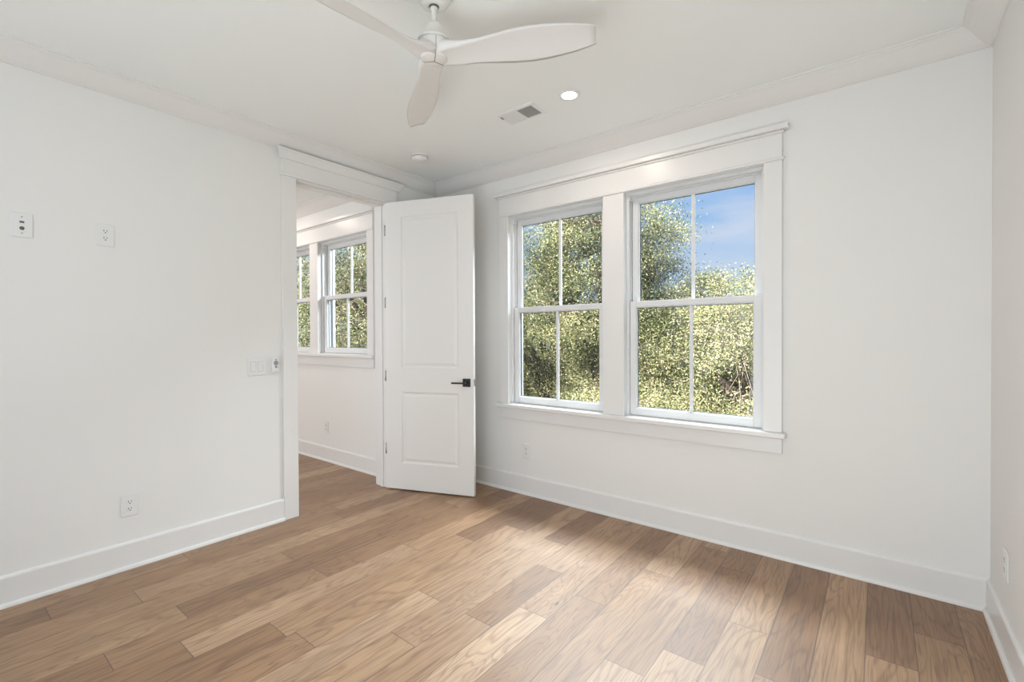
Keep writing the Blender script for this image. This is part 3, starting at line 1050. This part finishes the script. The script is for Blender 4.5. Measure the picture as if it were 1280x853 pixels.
def blade_mesh():
    """local +x radial, +y counter-clockwise; clockwise edge sits higher"""
    st_ = [  # r, half chord cw, half chord ccw, pitch deg, thickness cw, thickness ccw, zc
        (0.020, 0.050, 0.050, 3, 0.066, 0.060, -0.280),
        (0.050, 0.054, 0.056, 6, 0.062, 0.048, -0.279),
        (0.080, 0.053, 0.058, 11, 0.050, 0.030, -0.277),
        (0.115, 0.050, 0.055, 15, 0.036, 0.018, -0.275),
        (0.150, 0.050, 0.052, 17, 0.026, 0.012, -0.273),
        (0.200, 0.053, 0.054, 18, 0.016, 0.008, -0.272),
        (0.260, 0.061, 0.061, 19, 0.010, 0.006, -0.271),
        (0.330, 0.069, 0.069, 20, 0.007, 0.005, -0.270),
        (0.400, 0.073, 0.073, 20, 0.006, 0.004, -0.270),
        (0.460, 0.071, 0.071, 20, 0.005, 0.004, -0.270),
        (0.520, 0.066, 0.065, 20, 0.005, 0.004, -0.270),
        (0.580, 0.057, 0.056, 20, 0.005, 0.004, -0.270),
        (0.630, 0.047, 0.045, 20, 0.005, 0.004, -0.270),
        (0.660, 0.039, 0.036, 20, 0.005, 0.004, -0.270)]
    N = 12
    vs_, fs_ = [], []
    for r, hc, ha, pt, tw, tcc, zc in st_:
        ring_ = []
        for side in (1, -1):
            rng_ = range(N + 1) if side == 1 else range(N - 1, 0, -1)
            for i in rng_:
                f = i / N
                y = -hc + (hc + ha) * f
                th = tw * (1 - f) + tcc * f
                ed = math.sqrt(max(0.0, 1 - (2 * f - 1) ** 2)) * 0.6 + 0.4
                # bottom surface follows the pitch with a slight camber; top sits above by the thickness
                zb = -y * math.tan(R(pt)) + 0.006 * (1 - (2 * f - 1) ** 2)
                z = zc + zb + (th * ed if side == 1 else 0.0)
                ring_.append((r, y, z))
        vs_ += ring_
    n_ = 2 * N
    for s in range(len(st_) - 1):
        for i in range(n_):
            j = (i + 1) % n_
            fs_.append((s * n_ + i, s * n_ + j, (s + 1) * n_ + j, (s + 1) * n_ + i))
    m_ = MB()
    m_.add(vs_, fs_, True)
    m_.add([vs_[i] for i in range(n_)], [tuple(range(n_))])
    m_.add([vs_[(len(st_) - 1) * n_ + i] for i in range(n_)], [tuple(reversed(range(n_)))])
    return m_


bl = blade_mesh().build('blade', M['blade'], o)
ms = bl.data
bl.rotation_euler = (0, 0, R(25.6))
for az in (145.6, 265.6):
    b2 = bl.copy()
    col.objects.link(b2)
    b2.parent = o
    b2.rotation_euler = (0, 0, R(az))

# ------------------------------------------------------------------ outside: ground and live oaks
GZ = -3.3
struct(MB().add([(-60, 0.6, GZ), (60, 0.6, GZ), (60, 90, GZ), (-60, 90, GZ)], [(0, 1, 2, 3)]).build('ground', M['soil']),
       'ground below the oaks', 'ground')


def oak(name, loc, seed, label, trunk_h, crown_c, crown_r, n_cl, per, leaf=0.07, hollow=0.45, spread=0.30, bias=0.0, trunk_r=0.28):
    """crown_c, crown_r in local coordinates; every leaf is a folded blade in one foliage mesh"""
    rg = np.random.default_rng(seed)
    root = empty(name, loc)
    tag(root, label, 'tree', 'live oaks outside the windows')
    crown_c, crown_r = np.array(crown_c, float), np.array(crown_r, float)
    # cluster centres, mostly near the surface of a lumpy ellipsoid
    dirs = rg.normal(size=(n_cl, 3))
    dirs /= np.linalg.norm(dirs, axis=1)[:, None]
    rad = hollow + (1 - hollow) * rg.random(n_cl) ** 0.6
    lump = 1 + 0.16 * np.sin(dirs[:, 0] * 5 + seed) * np.cos(dirs[:, 1] * 4 + seed * 2) + 0.10 * np.sin(dirs[:, 2] * 7 + seed)
    cc = crown_c + dirs * crown_r * (rad * lump)[:, None]
    # limbs
    tb = MB()
    fork = np.array([0.0, 0.0, trunk_h])
    pts = [(0, 0, 0)]
    for i in range(1, 5):
        pts.append((rg.normal() * 0.10, rg.normal() * 0.10, trunk_h * i / 4))
    fork = np.array(pts[-1])
    tb.tube(pts, [trunk_r * 1.35, trunk_r * 1.05, trunk_r, trunk_r * 0.95, trunk_r * 0.85], 10)
    nl = 9
    limbs = []
    for i in range(nl):
        a = 2 * math.pi * i / nl + rg.normal() * 0.25
        el = rg.uniform(0.05, 0.95)
        tip = crown_c + crown_r * np.array([math.cos(a) * math.cos(el), math.sin(a) * math.cos(el), math.sin(el) * 0.9 - 0.1]) * 0.72
        p_ = [fork - np.array([0, 0, 0.2])]
        for q in range(1, 6):
            f = q / 5
            b = fork * (1 - f) + tip * f
            b = b + np.array([0, 0, 0.5 * math.sin(f * 3.1) * (0.5 if el < .4 else 1)]) + rg.normal(size=3) * 0.16 * (f < 1)
            p_.append(b)
        tb.tube([tuple(v) for v in p_], [trunk_r * k_ for k_ in (0.62, 0.50, 0.38, 0.27, 0.18, 0.10)], 8)
        limbs.append(p_)
    tb.build('trunk', M['bark'], root)
    nodes = np.array([v for p_ in limbs for v in p_[2:]])
    tw = MB()
    for i in range(0, n_cl):
        c = cc[i]
        dist = np.linalg.norm(nodes - c, axis=1)
        n0 = nodes[np.argsort(dist)[rg.integers(0, 4)]]
        midp = (n0 + c) / 2 + rg.normal(size=3) * 0.12
        tw.tube([tuple(n0), tuple(midp), tuple(c)], [0.012, 0.009, 0.005], 4)
        for _ in range(3):
            e_ = c + rg.normal(size=3) * spread * 0.9
            tw.tube([tuple(c), tuple((c + e_) / 2 + rg.normal(size=3) * 0.04), tuple(e_)], [0.007, 0.005, 0.003], 3)
    tw.build('branches', M['twig'], root)
    # leaves
    N = n_cl * per
    ci = np.repeat(np.arange(n_cl), per)
    sz = spread * (0.7 + 0.6 * rg.random(n_cl))
    off = rg.normal(size=(N, 3)) * sz[ci][:, None] * np.array([1, 1, 0.62])
    pos = cc[ci] + off
    ax = rg.normal(size=(N, 3))
    ax /= np.linalg.norm(ax, axis=1)[:, None]
    nr = rg.normal(size=(N, 3)) * 0.85 + np.array([0, -0.25, 0.75]) + off / (spread * 2.2)
    sd = np.cross(ax, nr)
    sd /= np.linalg.norm(sd, axis=1)[:, None] + 1e-9
    ln = leaf * (0.65 + 0.7 * rg.random(N))[:, None]
    wd = ln * 0.42
    up = np.cross(sd, ax) * wd * 0.25
    v0 = pos - ax * ln * 0.5
    v1 = pos + sd * wd * 0.5 + up
    v2 = pos + ax * ln * 0.5
    v3 = pos - sd * wd * 0.5 + up
    vv = np.stack([v0, v1, v2, v3], 1).reshape(-1, 3)
    me_ = bpy.data.meshes.new('foliage')
    me_.vertices.add(4 * N)
    me_.vertices.foreach_set('co', vv.astype(np.float32).ravel())
    tri = np.array([0, 1, 2, 0, 2, 3])
    loops = (np.arange(N)[:, None] * 4 + tri).ravel()
    me_.loops.add(6 * N)
    me_.loops.foreach_set('vertex_index', loops.astype(np.int32))
    me_.polygons.add(2 * N)
    me_.polygons.foreach_set('loop_start', (np.arange(2 * N) * 3).astype(np.int32))
    me_.update(calc_edges=True)
    cvar = rg.normal(size=n_cl) * 0.17  # wide spread darkens whole clusters to paint in crown shade
    tone = np.clip(0.52 + bias + cvar[ci] + rg.normal(size=N) * 0.20, 0, 0.9)
    dead = rg.random(N) < 0.09
    tone[dead] = rg.uniform(0.9, 1.0, dead.sum())
    at = me_.attributes.new('leaf', 'FLOAT', 'POINT')
    at.data.foreach_set('value', np.repeat(tone, 4).astype(np.float32))
    me_.materials.append(M['leaf'])
    fo_ = bpy.data.objects.new('foliage', me_)
    col.objects.link(fo_)
    fo_.parent = root
    return root


# placed by where each stands beyond the windows
oak('live_oak', (1.25, 8.9, GZ), 3, 'broad sunlit oak filling the right window below the sky', 2.2, (0, 0, 3.5), (3.3, 2.7, 2.5), 620, 340, 0.052, 0.55, 0.24, 0.06)
oak('live_oak', (-2.5, 8.0, GZ), 5, 'tall oak rising between the two windows of the pair', 3.4, (0, 0, 6.2), (2.0, 2.1, 2.7), 430, 300, 0.052, 0.4, 0.23, -0.08)
oak('live_oak', (-5.5, 9.9, GZ), 11, 'lower oak in the left window with sky showing above it', 2.8, (0, 0, 4.5), (2.3, 2.1, 2.35), 240, 260, 0.055, 0.4, 0.25, -0.02)
oak('live_oak', (-8.2, 5.4, GZ), 17, 'dark-trunked oak seen through the doorway window', 3.2, (0, 0, 5.6), (3.0, 2.6, 2.7), 330, 220, 0.06, 0.45, 0.27, -0.06, 0.34)
oak('live_oak', (-3.9, 16.6, GZ), 23, 'distant oak low behind the left window trees', 2.4, (0, 0, 3.3), (4.6, 3.0, 3.4), 500, 210, 0.085, 0.4, 0.36)
oak('live_oak', (5.6, 15.6, GZ), 29, 'distant oak behind the right end of the window pair', 2.4, (0, 0, 3.2), (4.0, 3.0, 2.9), 380, 210, 0.085, 0.5, 0.36)
oak('live_oak', (-16.6, 9.6, GZ), 31, 'far oak behind the trunks in the doorway window', 2.4, (0, 0, 4.4), (5.0, 4.0, 4.2), 440, 180, 0.11, 0.5, 0.42)
oak('live_oak', (-13.6, 20.0, GZ), 37, 'low distant oak at the left side of the left window', 2.4, (0, 0, 3.4), (5.0, 3.6, 3.4), 440, 160, 0.11, 0.4, 0.42)
oak('live_oak', (-1.15, 6.3, GZ), 41, 'small low oak in front of the tall oak, under the left window view', 1.2, (0, 0, 2.45), (1.25, 1.0, 1.15), 150, 260, 0.05, 0.4, 0.2, 0.0, 0.10)
